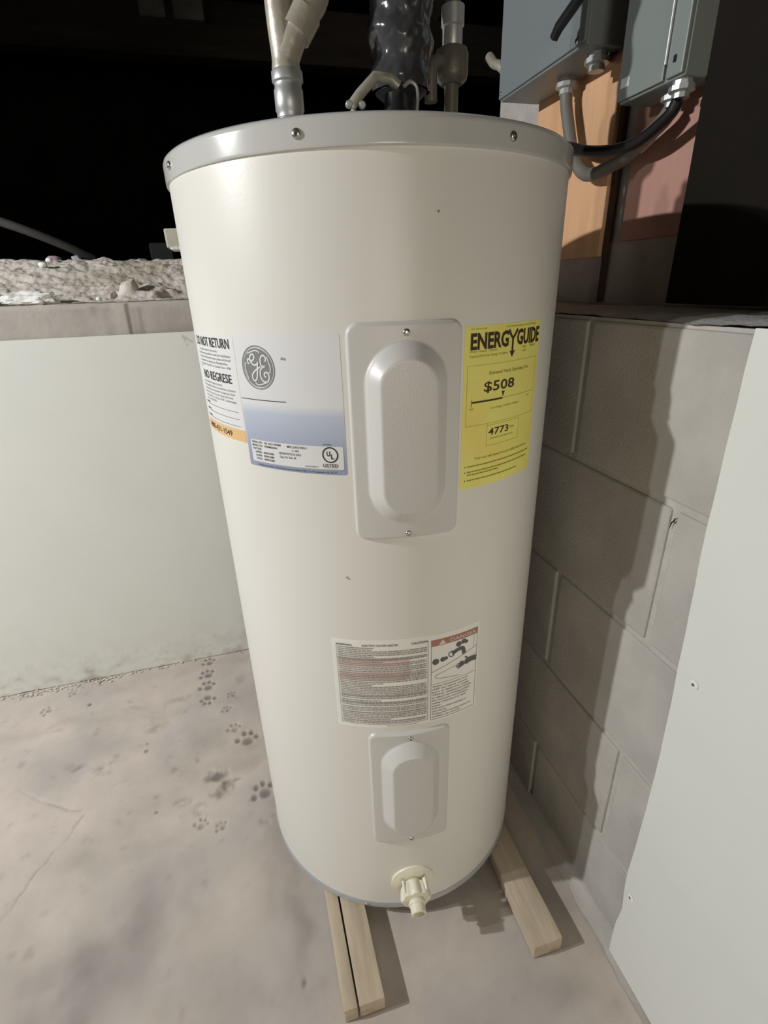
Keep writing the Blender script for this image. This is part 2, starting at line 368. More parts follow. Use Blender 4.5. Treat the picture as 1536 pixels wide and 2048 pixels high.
obj('block', bm, MATS['foam_cream'], t); obj('base_strip', box_bm((-0.068, -0.023, -0.003), (0.06, 0.06, 0.006), 0.002, 1), MATS['plaster_white'], t)
bm = box_bm((-0.43, 1.14, 1.14), (-0.36, 1.20, 1.232), 0.004, 1)
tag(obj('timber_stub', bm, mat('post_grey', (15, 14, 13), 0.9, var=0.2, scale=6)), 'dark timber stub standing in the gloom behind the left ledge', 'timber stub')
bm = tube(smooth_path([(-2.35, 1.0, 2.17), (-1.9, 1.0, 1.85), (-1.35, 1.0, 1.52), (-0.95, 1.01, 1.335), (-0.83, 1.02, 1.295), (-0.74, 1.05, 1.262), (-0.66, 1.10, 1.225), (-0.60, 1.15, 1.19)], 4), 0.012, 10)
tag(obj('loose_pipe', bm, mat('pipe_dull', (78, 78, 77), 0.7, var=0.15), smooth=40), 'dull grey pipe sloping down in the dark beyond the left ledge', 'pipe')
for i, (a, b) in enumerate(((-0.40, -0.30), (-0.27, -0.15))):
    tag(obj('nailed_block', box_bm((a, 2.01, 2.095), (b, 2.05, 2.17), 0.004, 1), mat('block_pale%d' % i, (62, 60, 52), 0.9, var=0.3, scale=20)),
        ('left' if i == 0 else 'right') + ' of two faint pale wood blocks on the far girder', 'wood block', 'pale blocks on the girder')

# flakes of plaster and grit fallen along the foot of the left sheet (too many and small to count)
rnd = random.Random(3); bm = bmesh.new()
for k in range(170):
    u = rnd.choice((rnd.uniform(-1.15, -0.3), rnd.gauss(-0.92, 0.08), rnd.gauss(-0.74, 0.05))); v = 0.634 - abs(rnd.gauss(0, 0.010)); r = rnd.uniform(0.0010, 0.0038)
    b2 = bmesh.new(); bmesh.ops.create_icosphere(b2, subdivisions=1, radius=r)
    for q in b2.verts: q.co = Vector((q.co.x*rnd.uniform(0.8, 2.2), q.co.y*rnd.uniform(0.7, 1.3), q.co.z*rnd.uniform(0.4, 0.9))) + Vector((u, v, r*0.25))
    merge(bm, b2)
o = obj('plaster_crumbs', bm, MATS['plaster_dirty']); o['kind'] = 'stuff'; tag(o, 'plaster flakes and grit along the foot of the left white sheet', 'debris')

# ------------------------------------------------------------------ right wall of concrete blocks
core = obj('wall_right', box_bm((0.304, -3.6, 0), (0.495, 0.66, 1.040)), MATS['mortar'])
struct(core, 'grey concrete block wall beside the water heater')
def block_mesh(h, seed):
    bm = box_bm((0, 0, 0), (0.17, 0.421, h), 0.004, 2)
    me = bpy.data.meshes.new('brick'); bm.to_mesh(me); bm.free(); me.materials.append(MATS['block_grey']); return me
BM = block_mesh(0.206, 1); BM0 = block_mesh(0.174, 2)
for row in range(5):
    z0 = -0.035 + 0.215*row + 0.0045; me = BM
    if row == 0: z0 = 0.0015; me = BM0
    off = -0.11 if row % 2 == 0 else -0.325
    for k in range(-3, 3):
        v0 = off + 0.43*k + 0.0045
        if v0 < -1.7 or v0 > 0.64: continue
        o = bpy.data.objects.new('concrete_block', me); COL.objects.link(o); o.parent = core
        o.location = (0.2995 + random.uniform(0, 0.002), v0, z0)
        if v0 + 0.421 > 0.648: o.scale = (1, (0.645-v0)/0.421, 1)
ck = obj('crack', tube([(0.2999, -0.3325, 0.8125), (0.2998, -0.3290, 0.8100), (0.2999, -0.3280, 0.8060), (0.2998, -0.3250, 0.8030), (0.3000, -0.3235, 0.7940)], 0.0009, 6, lambda t: 0.25+math.sin(math.pi*t)), MATS['dark_timber'], core)
def cove_f(v, t):
    a = t*math.pi/2; r = 0.026*(1+0.35*fbm(v*9, t*2, 3, 3))
    return (0.3015 - r*(1-math.sin(a)), v, r*(1-math.cos(a))+0.0002)
obj_c = height_grid('mortar_fillet', frange(-1.5, 0.64, 0.01), [0, 0.2, 0.4, 0.6, 0.8, 1.0], cove_f, MATS['block_grey'], parent=core)
def ltop(u, v):
    return (u, v, 1.042 + 0.004*fbm(u*12, v*12, 2, 4) + 0.004*sstep(0.30, 0.33, u))
lt = height_grid('ledge_cap', frange(0.298, 0.505, 0.008), frange(-1.6, 0.65, 0.012), ltop, MATS['mortar'], parent=core)
upw = obj('wall_right_upper', box_bm((0.50, -3.6, 1.0), (0.64, 0.62, 2.40)), MATS['concrete_upper'])
struct(upw, 'pale upper wall set back behind the block wall ledge')

# ------------------------------------------------------------------ the two white sheets
def sheet(name, corner_f, us, zs, thick, axis, m, label):
    """front surface grid given by corner_f(u, z)->(x, y, z, stain), thickened away from the room"""
    nu, nz = len(us), len(zs); F = []; S = []
    for z in zs:
        for u in us:
            r = corner_f(u, z); F.append(Vector(r[:3])); S.append(r[3])
    B = [p + thick*Vector(axis) for p in F]; n = len(F); faces = []
    for j in range(nz-1):
        for i in range(nu-1):
            a, b, c, d = j*nu+i, j*nu+i+1, (j+1)*nu+i+1, (j+1)*nu+i
            faces.append((a, b, c, d)); faces.append((n+d, n+c, n+b, n+a))
    ring = [i for i in range(nu)] + [j*nu+nu-1 for j in range(1, nz)] + [(nz-1)*nu+i for i in range(nu-2, -1, -1)] + [j*nu for j in range(nz-2, 0, -1)]
    for a, b in zip(ring, ring[1:]+ring[:1]): faces.append((a, n+a, n+b, b))
    me = bpy.data.meshes.new(name); me.from_pydata([tuple(p) for p in F+B], [], faces)
    a = me.attributes.new('stain', 'FLOAT', 'POINT'); a.data.foreach_set('value', [min(1, max(0, s)) for s in S+S])
    bm = bmesh.new(); bm.from_mesh(me); bmesh.ops.recalc_face_normals(bm, faces=bm.faces); bm.to_mesh(me); bm.free()
    o = link(name, me, m); tag(o, label, 'wall panel', 'white sheets against the walls'); return o
def lp(u, t):
    bot = 0.0005 + 0.007*max(0, fbm(u*9, 1.0, 0, 4)-0.1) + 0.0015*abs(fbm(u*60, 0, 2, 3))
    z = bot + (0.998-bot)*t
    n = fbm(u*16, z*22, 3, 5)
    s = max(0, 0.75*(n+0.05))*math.exp(-z/0.035) + 0.9*max(0, fbm(u*34, z*48, 9, 4)-0.22)*math.exp(-z/0.06) + 0.10*sstep(0.35, 0.0, z)*0.6*(0.6+n)
    if seg_d(u, z, (-0.335, 0.99), (-0.325, 0.965)) < 0.0018 or seg_d(u, z, (-0.335, 0.99), (-0.312, 0.972)) < 0.0018: s = max(s, 0.45)
    return (u, 0.640 + 0.003*math.sin(u*2.2) - 0.001*n*(z < 0.1), z, s)
zt = [0.0005*i*i/ 1.0 for i in range(1, 12)]
zs = [0, 0.004, 0.008, 0.012, 0.016, 0.02, 0.025, 0.03, 0.036, 0.042, 0.05, 0.06, 0.07, 0.085, 0.1, 0.12, 0.15, 0.2, 0.3, 0.4, 0.5, 0.6, 0.7, 0.8, 0.9, 0.955]+frange(0.962, 0.998, 0.003)+[1.0]
sheet('wall_panel', lp, frange(-2.2, -1.1, 0.06)+frange(-1.1, -0.25, 0.004)[1:]+[-0.15, -0.05], zs, 0.006, (0, 1, 0), MATS['panel_white'], 'large off-white sheet standing against the left wall behind the heater')
def rp(v, t):
    z = 0.003 + (1.043-0.003)*t
    e = 0.0
    edge = -0.384 - 0.026*(1-z/1.04) + 0.003*math.sin(z*9+0.5) + 0.0016*fbm(z*9, 0.5, 3, 3) - 0.006*math.exp(-((z-0.13)/0.03)**2)
    vv = edge + (v+0.39)
    s = 0.3*max(0, fbm(vv*18, z*18, 6, 4)-0.12)*math.exp(-z/0.15)
    return (0.2855 + 0.004*math.sin(vv*3+1) + 0.004*math.sin(z*3.0), vv, z, s)
rpan = sheet('wall_panel', rp, [-0.39, -0.393, -0.398]+frange(-0.405, -0.60, 0.01)+frange(-0.60, -1.9, 0.1)[1:], frange(0, 1, 0.02), 0.005, (1, 0, 0), MATS['panel_white'], 'large off-white sheet fixed along the block wall on the right')
for (v, z) in ((-0.422, 0.624), (-0.419, 0.176)):
    x = 0.2855 + 0.004*math.sin(v*3+1) + 0.004*math.sin(z*3.0)
    w = obj('screw_washer', lathe([(0.0065, 0.0005), (0.006, 0.0015), (0.0028, 0.0022)], 20, M=frame_to((x, v, z), (-1, 0, 0))), MATS['plaster_white'], rpan, smooth=40)
    obj('screw_hole', lathe([(0.0022, 0.0015), (0.0020, 0.0027)], 14, M=frame_to((x, v, z), (-1, 0, 0))), MATS['ink_grey'], w)

# ------------------------------------------------------------------ wooden bearers under the heater
def plank(u0, u1, v0, v1, h, label, taper=0.0, seed=0):
    bm = bmesh.new()
    n = 14
    for j in range(n):
        pass
    bm.free()
    bm = box_bm((u0, v0, 0.0), (u1, v1, h), 0.0018, 2)
    bmesh.ops.subdivide_edges(bm, edges=[e for e in bm.edges if abs((e.verts[0].co-e.verts[1].co).y) > 0.1], cuts=12)
    for v in bm.verts:
        v.co.x += 0.0012*fbm(v.co.y*12, seed, 0, 2)
        if v.co.z > h*0.5: v.co.z += -0.0006*abs(fbm(v.co.y*9, seed+3, v.co.x*40, 2))
    o = obj('wooden_plank', bm, MATS['pine'], smooth=30)
    o.location = (0, 0, 0)
    return tag(o, label, 'plank', 'wooden bearers under the heater')
plank(-0.1605, -0.118, -0.372, 0.245, 0.0345, 'wider of the two side-by-side pine slats under the heater', seed=1)
plank(-0.186, -0.1635, -0.372, 0.225, 0.0345, 'narrow outer pine slat on the left under the heater', seed=2)
plank(0.150, 0.205, -0.381, 0.205, 0.0345, 'short pine block sticking out on the right under the heater', seed=5)

# ------------------------------------------------------------------ the water heater
R = 0.26
heater = empty('water_heater', (0, 0, 0.035))
tag(heater, 'tall off-white cylindrical electric water heater standing on wooden slats', 'water heater')
H0 = Vector((0, 0, 0.035))
def hp(o, parent=None):
    """parent a mesh built in world coordinates under the heater"""
    if parent is None:
        o.parent = heater; o.matrix_parent_inverse = Matrix.Translation(-H0)
    else:
        o.parent = parent
    return o
body = hp(obj('jacket', lathe([(R-0.004, 0.046), (R, 0.050), (R, 0.4), (R, 0.8), (R, 1.211)], 160), MATS['heater_white'], smooth=40))
cap = hp(obj('top_cap', lathe([(R+0.0005, 1.2085), (R+0.0028, 1.2090), (R+0.0031, 1.2098), (R+0.0032, 1.2106), (R+0.0032, 1.2112), (R+0.0032, 1.2282), (R+0.0032, 1.2290), (R+0.0031, 1.2300), (R+0.0022, 1.2325), (R-0.001, 1.2350), (R-0.02, 1.2345), (0.10, 1.237), (0.001, 1.237)], 160), MATS['cap_grey'], smooth=40))
hp(obj('base_ring', lathe([(R-0.010, 0.035), (R+0.0008, 0.036), (R+0.0016, 0.047), (R+0.0010, 0.0508), (R-0.004, 0.0512)], 160), MATS['ring_grey'], smooth=40))
def cyl_pt(az, z, r=R):
    a = math.radians(az); return Vector((r*math.sin(a), -r*math.cos(a), z))
def radial(az):
    a = math.radians(az); return Vector((math.sin(a), -math.cos(a), 0))
def screw(az, z, r, size, parent=None, m='screw_metal'):
    bm = lathe([(size*0.95, -0.001), (size, 0.0006), (size*0.9, 0.0018), (size*0.55, 0.0028), (size*0.30, 0.0029), (size*0.22, 0.0015)], 18, M=frame_to(cyl_pt(az, z, r), radial(az)))
    o = obj('screw', bm, MATS[m], smooth=50); return hp(o, parent)
for az in (-165, -118, -72.2, -28.9, 18.0, 65, 112):
    screw(az, 1.2205, R+0.003, 0.0046)
for az in (-26, 40):
    screw(az, 0.0435, R+0.0015, 0.003)

def access_cover(z0, z1, seed):
    azc = -7.35; hw = 0.0645; zc = (z0+z1)/2; hh = (z1-z0)/2; rc = 0.014
    ss = frange(-hw-0.004, hw+0.004, 0.0016); zz = frange(z0-0.004, z1+0.004, 0.0016)
    ew, eh = 0.0463, 0.106; iw, ih = 0.0285, 0.0925      # outer and inner half sizes of the raised boss
    def sd(x, y, a, b, r):
        qx, qy = abs(x)-a+r, abs(y)-b+r
        return min(max(qx, qy), 0)+math.hypot(max(qx, 0), max(qy, 0))-r
    def f(s, z):
        x, y = s, z-zc
        d = -sd(x, y, hw, hh, rc)                       # >0 inside
        h = -0.0012 + 0.0058*sstep(-0.0006, 0.0034, d) 
        o_ = -sd(x, y-0.002, ew, eh, ew)
        t = min(1, max(0, o_/(ew-iw)))
        t = t*sstep(0, 0.22, t)
        # the boss has a flat face in its own plane
        flat = R*math.cos(0) ; 
        h += 0.0160*t
        a = math.radians(azc) + s/R
        r = R + h
        if t > 0:
            bow = R*(1/math.cos(s/R)-1) if abs(s) < 0.06 else 0
            r += 0.6*bow*t
        return (r*math.sin(a), -r*math.cos(a), z)
    o = height_grid('access_cover', ss, zz, f, MATS['cover_grey']); hp(o)
    screw(azc, z1-0.0115, R+0.0040, 0.0040, o); screw(azc, z0+0.0085, R+0.0040, 0.0040, o)
    return o
def reparent_fix(o):
    pass
access_cover(0.804, 1.058, 1)
access_cover(0.226, 0.478, 2)

# drain valve
azv = -7.0; d0 = (radial(azv) + Vector((0, 0, -0.10))).normalized(); pv = cyl_pt(azv, 0.113)
valve = empty('drain_valve', (0, 0, 0)); hp(valve)
fl = obj('flange', lathe([(0.0375, -0.006), (0.0392, 0.0005), (0.0385, 0.0022), (0.030, 0.0045), (0.020, 0.0065), (0.012, 0.0065)], 64, M=frame_to(pv, radial(azv))), MATS['valve_plastic'], valve, smooth=40)
obj('neck', lathe([(0.016, 0.0), (0.016, 0.014), (0.019, 0.016), (0.019, 0.022)], 32, M=frame_to(pv, d0)), MATS['valve_plastic'], valve, smooth=40)
bm = bmesh.new(); M0 = frame_to(pv, d0); seg = 72; rings = []
for (zz, rr, lob) in ((0.010, 0.019, 0.0), (0.0105, 0.0225, 0.4), (0.013, 0.0245, 1.0), (0.022, 0.0265, 1.0), (0.030, 0.0275, 1.0), (0.0325, 0.0255, 0.6), (0.0335, 0.019, 0.0)):
    ring = []
    for k in range(seg):
        a = 2*math.pi*k/seg; g = 0.5+0.5*math.cos(8*a)
        r = rr - 0.0045*lob*(1-g**0.5)
        ring.append(bm.verts.new(M0 @ Vector((r*math.cos(a), r*math.sin(a), zz))))
    rings.append(ring)
for a, b in zip(rings, rings[1:]):
    for k in range(seg): bm.faces.new((a[k], a[(k+1) % seg], b[(k+1) % seg], b[k]))
bm.faces.new(rings[0][::-1]); bm.faces.new(rings[-1])
wheel = obj('handwheel', bm, MATS['valve_plastic'], valve, smooth=40)
for k in range(4):
    a = math.pi/4 + k*math.pi/2
    c = M0 @ Vector((0.0262*math.cos(a), 0.0262*math.sin(a), 0.019))
    bmr = box_bm((-0.0035, -0.0022, -0.011), (0.0035, 0.0022, 0.009), 0.0008, 1)
    Mr = M0.copy(); Mr.translation = c
    bmesh.ops.transform(bmr, matrix=Mr @ Matrix.Rotation(a, 4, 'Z'), verts=bmr.verts)
    obj('rib', bmr, MATS['valve_plastic'], wheel)
out = lathe([(0.0135, 0.030), (0.0135, 0.036), (0.0150, 0.0365), (0.0155, 0.0385), (0.0150, 0.0405), (0.0132, 0.041), (0.0130, 0.054), (0.0122, 0.0545), (0.0100, 0.0548), (0.0096, 0.053), (0.0092, 0.046)], 36, M=M0)
obj('outlet', out, MATS['valve_plastic'], valve, smooth=40)

# ------------------------------------------------------------------ stickers: curved paper patches and flat print on them
def patch(name, az0, az1, z0, z1, m, r0, rc=0.0, thick=0.00025, parent=None):
    """rounded rectangle of paper wrapped on the jacket"""
    n = 40; pts = []
    s0, s1 = math.radians(az0)*R, math.radians(az1)*R
    def inset(s):
        if rc <= 0: return 0
        d = min(s-s0, s1-s)
        return rc - math.sqrt(max(0, rc*rc-(rc-d)**2)) if d < rc else 0
    SS = sorted(set([s0+(s1-s0)*i/n for i in range(n+1)] + ([s0+rc*k/6 for k in range(7)] + [s1-rc*k/6 for k in range(7)] if rc > 0 else [])))
    bm = bmesh.new(); L = []
    for s in SS:
        i = inset(s); a = s/R
        L.append([bm.verts.new((r*math.sin(a), -r*math.cos(a), z)) for r, z in ((r0+thick, z0+i), (r0+thick, z1-i), (r0-0.0002, z1-i), (r0-0.0002, z0+i))])
    for A, B in zip(L, L[1:]):
        for k in range(4): bm.faces.new((A[k], B[k], B[(k+1) % 4], A[(k+1) % 4]))
    bm.faces.new(L[0]); bm.faces.new(L[-1][::-1])
    o = obj(name, bm, m)
    return hp(o, parent)

class Print:
    """flat ink: polygons in (s, z) metres, wrapped at radius r; becomes one part"""
    def __init__(self, r): self.v = []; self.f = []; self.r = r
    def poly(self, pts):
        b = len(self.v); self.v += pts; self.f.append(tuple(range(b, b+len(pts))))
    def rect(self, s0, s1, z0, z1):
        n = max(1, int(abs(s1-s0)/0.004))
        for i in range(n):
            a, b = s0+(s1-s0)*i/n, s0+(s1-s0)*(i+1)/n
            self.poly([(a, z0), (b, z0), (b, z1), (a, z1)])
    def line(self, p, q, w):
        d = Vector((q[0]-p[0], q[1]-p[1])); 
        if d.length < 1e-7: return
        nrm = Vector((-d.y, d.x)).normalized()*w/2; n = max(1, int(d.length/0.004))
        for i in range(n):
            a = Vector(p)+d*i/n; b = Vector(p)+d*(i+1)/n
            self.poly([tuple(a-nrm), tuple(b-nrm), tuple(b+nrm), tuple(a+nrm)])
    def stroke(self, pts, w, closed=False, n=6):
        P = [p.to_2d() for p in smooth_path([(x, y, 0) for x, y in pts], n)]
        prev = None
        for i, p in enumerate(P):
            d = (P[min(i+1, len(P)-1)]-P[max(0, i-1)])
            if d.length < 1e-9: continue
            d.normalize(); nn = Vector((-d.y, d.x))*w/2
            cur = (tuple(p-nn), tuple(p+nn))
            if prev: self.poly([prev[0], cur[0], cur[1], prev[1]])
            prev = cur
    def disc(self, c, rx, ry=None, n=28):
        ry = ry or rx; k = 8
        pts = [(c[0]+rx*math.cos(2*math.pi*i/n), c[1]+ry*math.sin(2*math.pi*i/n)) for i in range(n)]
        for i in range(n):
            a, b = pts[i], pts[(i+1) % n]
            m0 = ((a[0]+c[0])/2, (a[1]+c[1])/2); m1 = ((b[0]+c[0])/2, (b[1]+c[1])/2)
            self.poly([c, m0, m1]); self.poly([m0, a, b, m1])
    def ring(self, c, r0, r1, n=48):
        for i in range(n):
            a, b = 2*math.pi*i/n, 2*math.pi*(i+1)/n
            self.poly([(c[0]+r*math.cos(t), c[1]+r*math.sin(t)) for r, t in ((r0, a), (r1, a), (r1, b), (r0, b))])
    def words(self, s0, s1, z, h, seed, fill=0.8):
        """a line of print too small to read: word-long dashes"""
        rnd = random.Random(seed); s = s0
        while s < s1:
            w = min(rnd.uniform(0.8, 3.2)*h, s1-s)
            self.rect(s, s+w, z-h*0.36*fill, z+h*0.36*fill); s += w + h*0.35
    def text(self, txt, s, z, cap, width=None, bold=0.0, align='L', rot=0.0, slant=0.0):
        cu = bpy.data.curves.new('txt', 'FONT'); cu.body = txt; cu.size = 1.0; cu.offset = bold; cu.resolution_u = 2
        ob = bpy.data.objects.new('txt', cu); COL.objects.link(ob)
        bpy.context.view_layer.update()
        me = bpy.data.meshes.new_from_object(ob.evaluated_get(bpy.context.evaluated_depsgraph_get()))
        bpy.data.objects.remove(ob); bpy.data.curves.remove(cu)
        if not me.vertices: return
        xs = [v.co.x for v in me.vertices]; x0, x1 = min(xs), max(xs)
        ky = cap/0.729; kx = ky if width is None else width/(x1-x0)
        W = (x1-x0)*kx; ox = {'L': 0, 'C': -W/2, 'R': -W}[align]
        b = len(self.v); c_, s_ = math.cos(rot), math.sin(rot)
        for v in me.vertices:
            X = (v.co.x-x0)*kx+ox; Y = v.co.y*ky-cap/2; X += slant*Y
            self.v.append((s+X*c_-Y*s_, z+X*s_+Y*c_))
        for p in me.polygons: self.f.append(tuple(b+i for i in p.vertices))
        bpy.data.meshes.remove(me)
    def build(self, name, m, parent):
        r = self.r
        me = bpy.data.meshes.new(name)
        me.from_pydata([(r*math.sin(s/R), -r*math.cos(s/R), z) for s, z in self.v], [], self.f)
        o = link(name, me, m, parent); o['kind'] = 'stuff'; return o
def S(az): return math.radians(az)*R

# small scuffs on the paint
sc = Print(R+0.0003)
sc.stroke([(S(-25.2), 0.7485), (S(-24.6), 0.7470), (S(-24.0), 0.7452)], 0.0012); sc.stroke([(S(-25.0), 0.7500), (S(-24.5), 0.7478)], 0.0009)
hp(sc.build('scuff_mark', MATS['ink_faint'], None))
sc = Print(R+0.0003); sc.disc((S(0.2), 1.156), 0.0013, n=10); hp(sc.build('rust_spot', MATS['brass'], None))

# --- rating label (white with a printed blue lower half)
lab = patch('rating_label', -53.4, -22.85, 0.889, 1.047, MATS['label_fade'], R, 0.003)
inner = patch('data_strip', -51.9, -23.6, 0.8955, 0.9235, MATS['label_white'], R+0.0003, 0.002, parent=lab)
pr = Print(R+0.0009)
pr.line((S(-53.1), 0.9732), (S(-38.1), 0.9732), 0.0008)
pr.text('AN', S(-38.3), 1.0215, 0.0032, 0.0060, rot=-0.1)
for i, (t1, t2) in enumerate((('SERIAL NO.', 'GE  0311107489'), ('MODEL NO.', 'PE40M09AAH'), ('WATTAGE', ''), ('UPPER', '4500/3380'), ('LOWER', '4500/3380'), ('TOTAL', '4500/3380'))):
    z = 0.9208 - i*0.0042
    pr.text(t1, S(-51.3)+ (0.004 if i > 2 else 0), z, 0.0026, (0.0175, 0.0175, 0.0145, 0.0105, 0.0105, 0.0105)[i], bold=0.012)
    if t2: pr.text(t2, S(-51.3)+(0.0205 if i < 2 else 0.0175), z, 0.0026, (0.0255, 0.0195)[i] if i < 2 else 0.0165, bold=0.012)
pr.text('MFG. DATE 090311', S(-39.2), 0.9203, 0.0027, 0.026, bold=0.012)
pr.text('1~ PH', S(-37.8), 0.9158, 0.0027, bold=0.012)
pr.text('240/208 VOLTS AC ONLY', S(-42.0), 0.9113, 0.0027, 0.031, bold=0.012)
pr.text('Cap. U.S. Gals. 40', S(-41.8), 0.9068, 0.0027, 0.0225, bold=0.012)
pr.text('MADE IN MEXICO', S(-34.3), 0.8982, 0.0018, 0.017)
pr.text('E61808', S(-28.9), 0.9260, 0.0016, 0.010)
pr.text('Manufactured under Authorized License by Rheem Mfg. Co. Montgomery, AL 36117', S(-50.0), 0.8920, 0.0024, 0.111)
c = (S(-27.1), 0.9135); pr.ring(c, 0.0082, 0.0096)
pr.text('U', c[0]-0.0042, c[1]+0.0016, 0.0060, 0.0042, bold=0.02); pr.text('L', c[0]+0.0008, c[1]-0.0018, 0.0060, 0.0036, bold=0.02)
pr.text('LISTED', S(-29.2), 0.9008, 0.0036, 0.0185, bold=0.012)
pr.text('WATER HEATER', S(-29.0), 0.8980, 0.0012, 0.017)
pr.build('lettering', MATS['ink_black'], lab)
# --- round monogram
c = (S(-45.75), 1.0100); RR = 0.0245
lg = Print(R+0.0007); lg.disc(c, RR*0.885, n=48); lg.ring(c, RR*0.945, RR); lg.build('logo_disc', MATS['logo_grey'], lab)
st = Print(R+0.0010)
def mono(pts): return [(c[0]+x*RR, c[1]+y*RR) for x, y in pts]
st.stroke(mono([(-0.47, 0.17), (-0.55, 0.22), (-0.56, 0.34), (-0.47, 0.38), (-0.32, 0.30), (-0.18, 0.37), (-0.12, 0.50), (-0.20, 0.60), (-0.33, 0.56), (-0.40, 0.40), (-0.34, 0.22), (-0.16, 0.12), (0.02, 0.18), (0.06, 0.26)]), 0.0019)
st.stroke(mono([(0.06, 0.28), (0.02, 0.05), (-0.02, -0.22), (-0.10, -0.50), (-0.24, -0.60), (-0.36, -0.50), (-0.34, -0.32), (-0.16, -0.14), (0.05, -0.02), (0.20, 0.05)]), 0.0019)
st.stroke(mono([(0.52, 0.30), (0.56, 0.46), (0.44, 0.58), (0.30, 0.50), (0.22, 0.30), (0.26, 0.12), (0.38, 0.05), (0.46, 0.10), (0.30, 0.02), (0.16, -0.16), (0.16, -0.42), (0.30, -0.60), (0.50, -0.62), (0.64, -0.48), (0.64, -0.28), (0.52, -0.18), (0.40, -0.24), (0.40, -0.36), (0.48, -0.40)]), 0.0019)
for a0 in (95, 185, 275, 5):
    st.stroke(mono([(0.74*math.cos(math.radians(a0+d))*k, 0.74*math.sin(math.radians(a0+d))*k) for d, k in ((-22, 0.92), (-18, 1.02), (-4, 1.05), (12, 1.03), (26, 1.06), (36, 1.12))]), 0.0013)
st.build('monogram', MATS['label_white'], lab)

# --- "do not return" label
lab = patch('return_label', -79.3, -53.75, 0.916, 1.043, MATS['label_white'], R, 0.002)
pr = Print(R+0.0007)
pr.text('DO NOT RETURN', S(-78.2), 1.0345, 0.0115, S(-55.6)-S(-78.2), bold=0.012)
for i, tx in enumerate(('this water heater to the store.', 'If you have any problems with the installation', 'or operation of this water heater, please call the toll', 'free number for assistance. Monday thru', 'Friday 8 am-10 pm EST or Sunday 9 am - 4:30')):
    w = (0.060, 0.094, 0.094, 0.086, 0.092)[i]
    pr.text(tx, S(-76.6)+(0.006 if i == 0 else 0), 1.0245-i*0.0046, 0.0028, w)
pr.text('EST', S(-76.6), 1.0022, 0.0026)
pr.text('NO REGRESE', S(-75.2), 0.9935, 0.0110, S(-56.6)-S(-75.2), bold=0.012)
for i, tx in enumerate(('este calentador de agua a la tienda.', 'Para preguntas sobre la instalacion y funcio-', 'namiento de este calentador de agua, por favor', 'llame sin costo al numero abajo. De lunes', 'a viernes 8 a.m. a 10 p.m. EST, o domingos', '9 a.m. a 4:30 EST')):
    w = (0.064, 0.094, 0.092, 0.086, 0.092, 0.040)[i]
    pr.text(tx, S(-76.2), 0.9840-i*0.0046, 0.0027, w)
for z in (0.9535, 0.9445, 0.9355):
    pr.line((S(-75.5), z), (S(-55.6), z), 0.0005); pr.rect(S(-77.6), S(-74.2), z+0.0012, z+0.0028)
strip = patch('orange_strip', -79.2, -53.85, 0.9163, 0.9315, MATS['label_orange'], R+0.0002, 0.001, parent=lab)
pr.text('1-800-431-1549', S(-78.6), 0.9240, 0.0076, S(-60.4)-S(-78.6), bold=0.008)
pr.build('lettering', MATS['ink_black'], lab)

# --- yellow energy label
lab = patch('energy_label', 7.5, 36.8, 0.858, 1.0485, MATS['label_yellow'], R, 0.002)
pr = Print(R+0.0007)
x0 = S(9.2)
for tx, s0, w in (('ENERG', S(9.2), S(21.6)-S(9.2)), ('GUIDE', S(24.9), S(36.0)-S(24.9))):
    pr.text(tx, s0, 1.0325, 0.0172, w, bold=0.035)
pr.stroke([(S(21.6), 1.0412), (S(22.4), 1.0355), (S(23.2), 1.0318)], 0.0030); pr.stroke([(S(25.0), 1.0412), (S(24.1), 1.0355), (S(23.3), 1.0318)], 0.0030)
pr.rect(S(23.25)-0.0015, S(23.25)+0.0015, 1.014, 1.034)
pr.poly([(S(23.25)-0.0052, 1.0185), (S(23.25), 1.0105), (S(23.25)+0.0052, 1.0185), (S(23.25), 1.0165)])
pr.text('$508', S(13.9), 0.9812, 0.0118, S(25.0)-S(13.9), bold=0.012)
pr.rect(S(10.1), S(20.6), 0.9636, 0.9656); pr.rect(S(10.05), S(10.05)+0.0006, 0.960, 0.9675)
pr.poly([(S(20.75)-0.0025, 0.9728), (S(20.75), 0.9662), (S(20.75)+0.0025, 0.9728)])
pr.text('4773', S(16.2), 0.9262, 0.0088, S(23.9)-S(16.2), bold=0.008)
for z in (0.8868, 0.8798, 0.8690): pr.disc((S(8.9), z), 0.0008, n=8)
pr.build('lettering', MATS['ink_brown'], lab)
pr = Print(R+0.0006)
pr.text('U.S. Government', S(9.2), 1.0455, 0.0022, 0.022); pr.text('Federal law prohibits removal of this label', S(20.6), 1.0452, 0.0022, 0.058)
pr.text('Water Heater - Electric', S(9.0), 1.0215, 0.0026, 0.040); pr.text('Capacity (First Hour Rating): 53 Gallons', S(9.0), 1.0165, 0.0026, 0.057)
pr.text('Model', S(27.6), 1.0205, 0.0026, 0.008); pr.text('PE40M09', S(31.2), 1.0205, 0.0026, 0.012); pr.text('AAH', S(27.8), 1.0160, 0.0026)
pr.text('Estimated Yearly Operating Cost', S(15.5), 0.9963, 0.0040, S(31.2)-S(15.5), bold=0.006)
pr.line((S(20.6), 0.9648), (S(34.6), 0.9648), 0.0004); pr.text('$528', S(31.8), 0.9605, 0.0020); pr.text('$497', S(9.6), 0.9570, 0.0022)
pr.text('Cost Range of Similar Models', S(16.4), 0.9552, 0.0024, S(27.6)-S(16.4))
pr.text('kWh', S(24.4), 0.9262, 0.0032); pr.text('Estimated Yearly Electricity Use', S(17.0), 0.9178, 0.0024, S(26.0)-S(17.0))
pr.text('Your cost will depend on your utility rates and use', S(11.8), 0.8960, 0.0032, S(33.6)-S(11.8), bold=0.006)
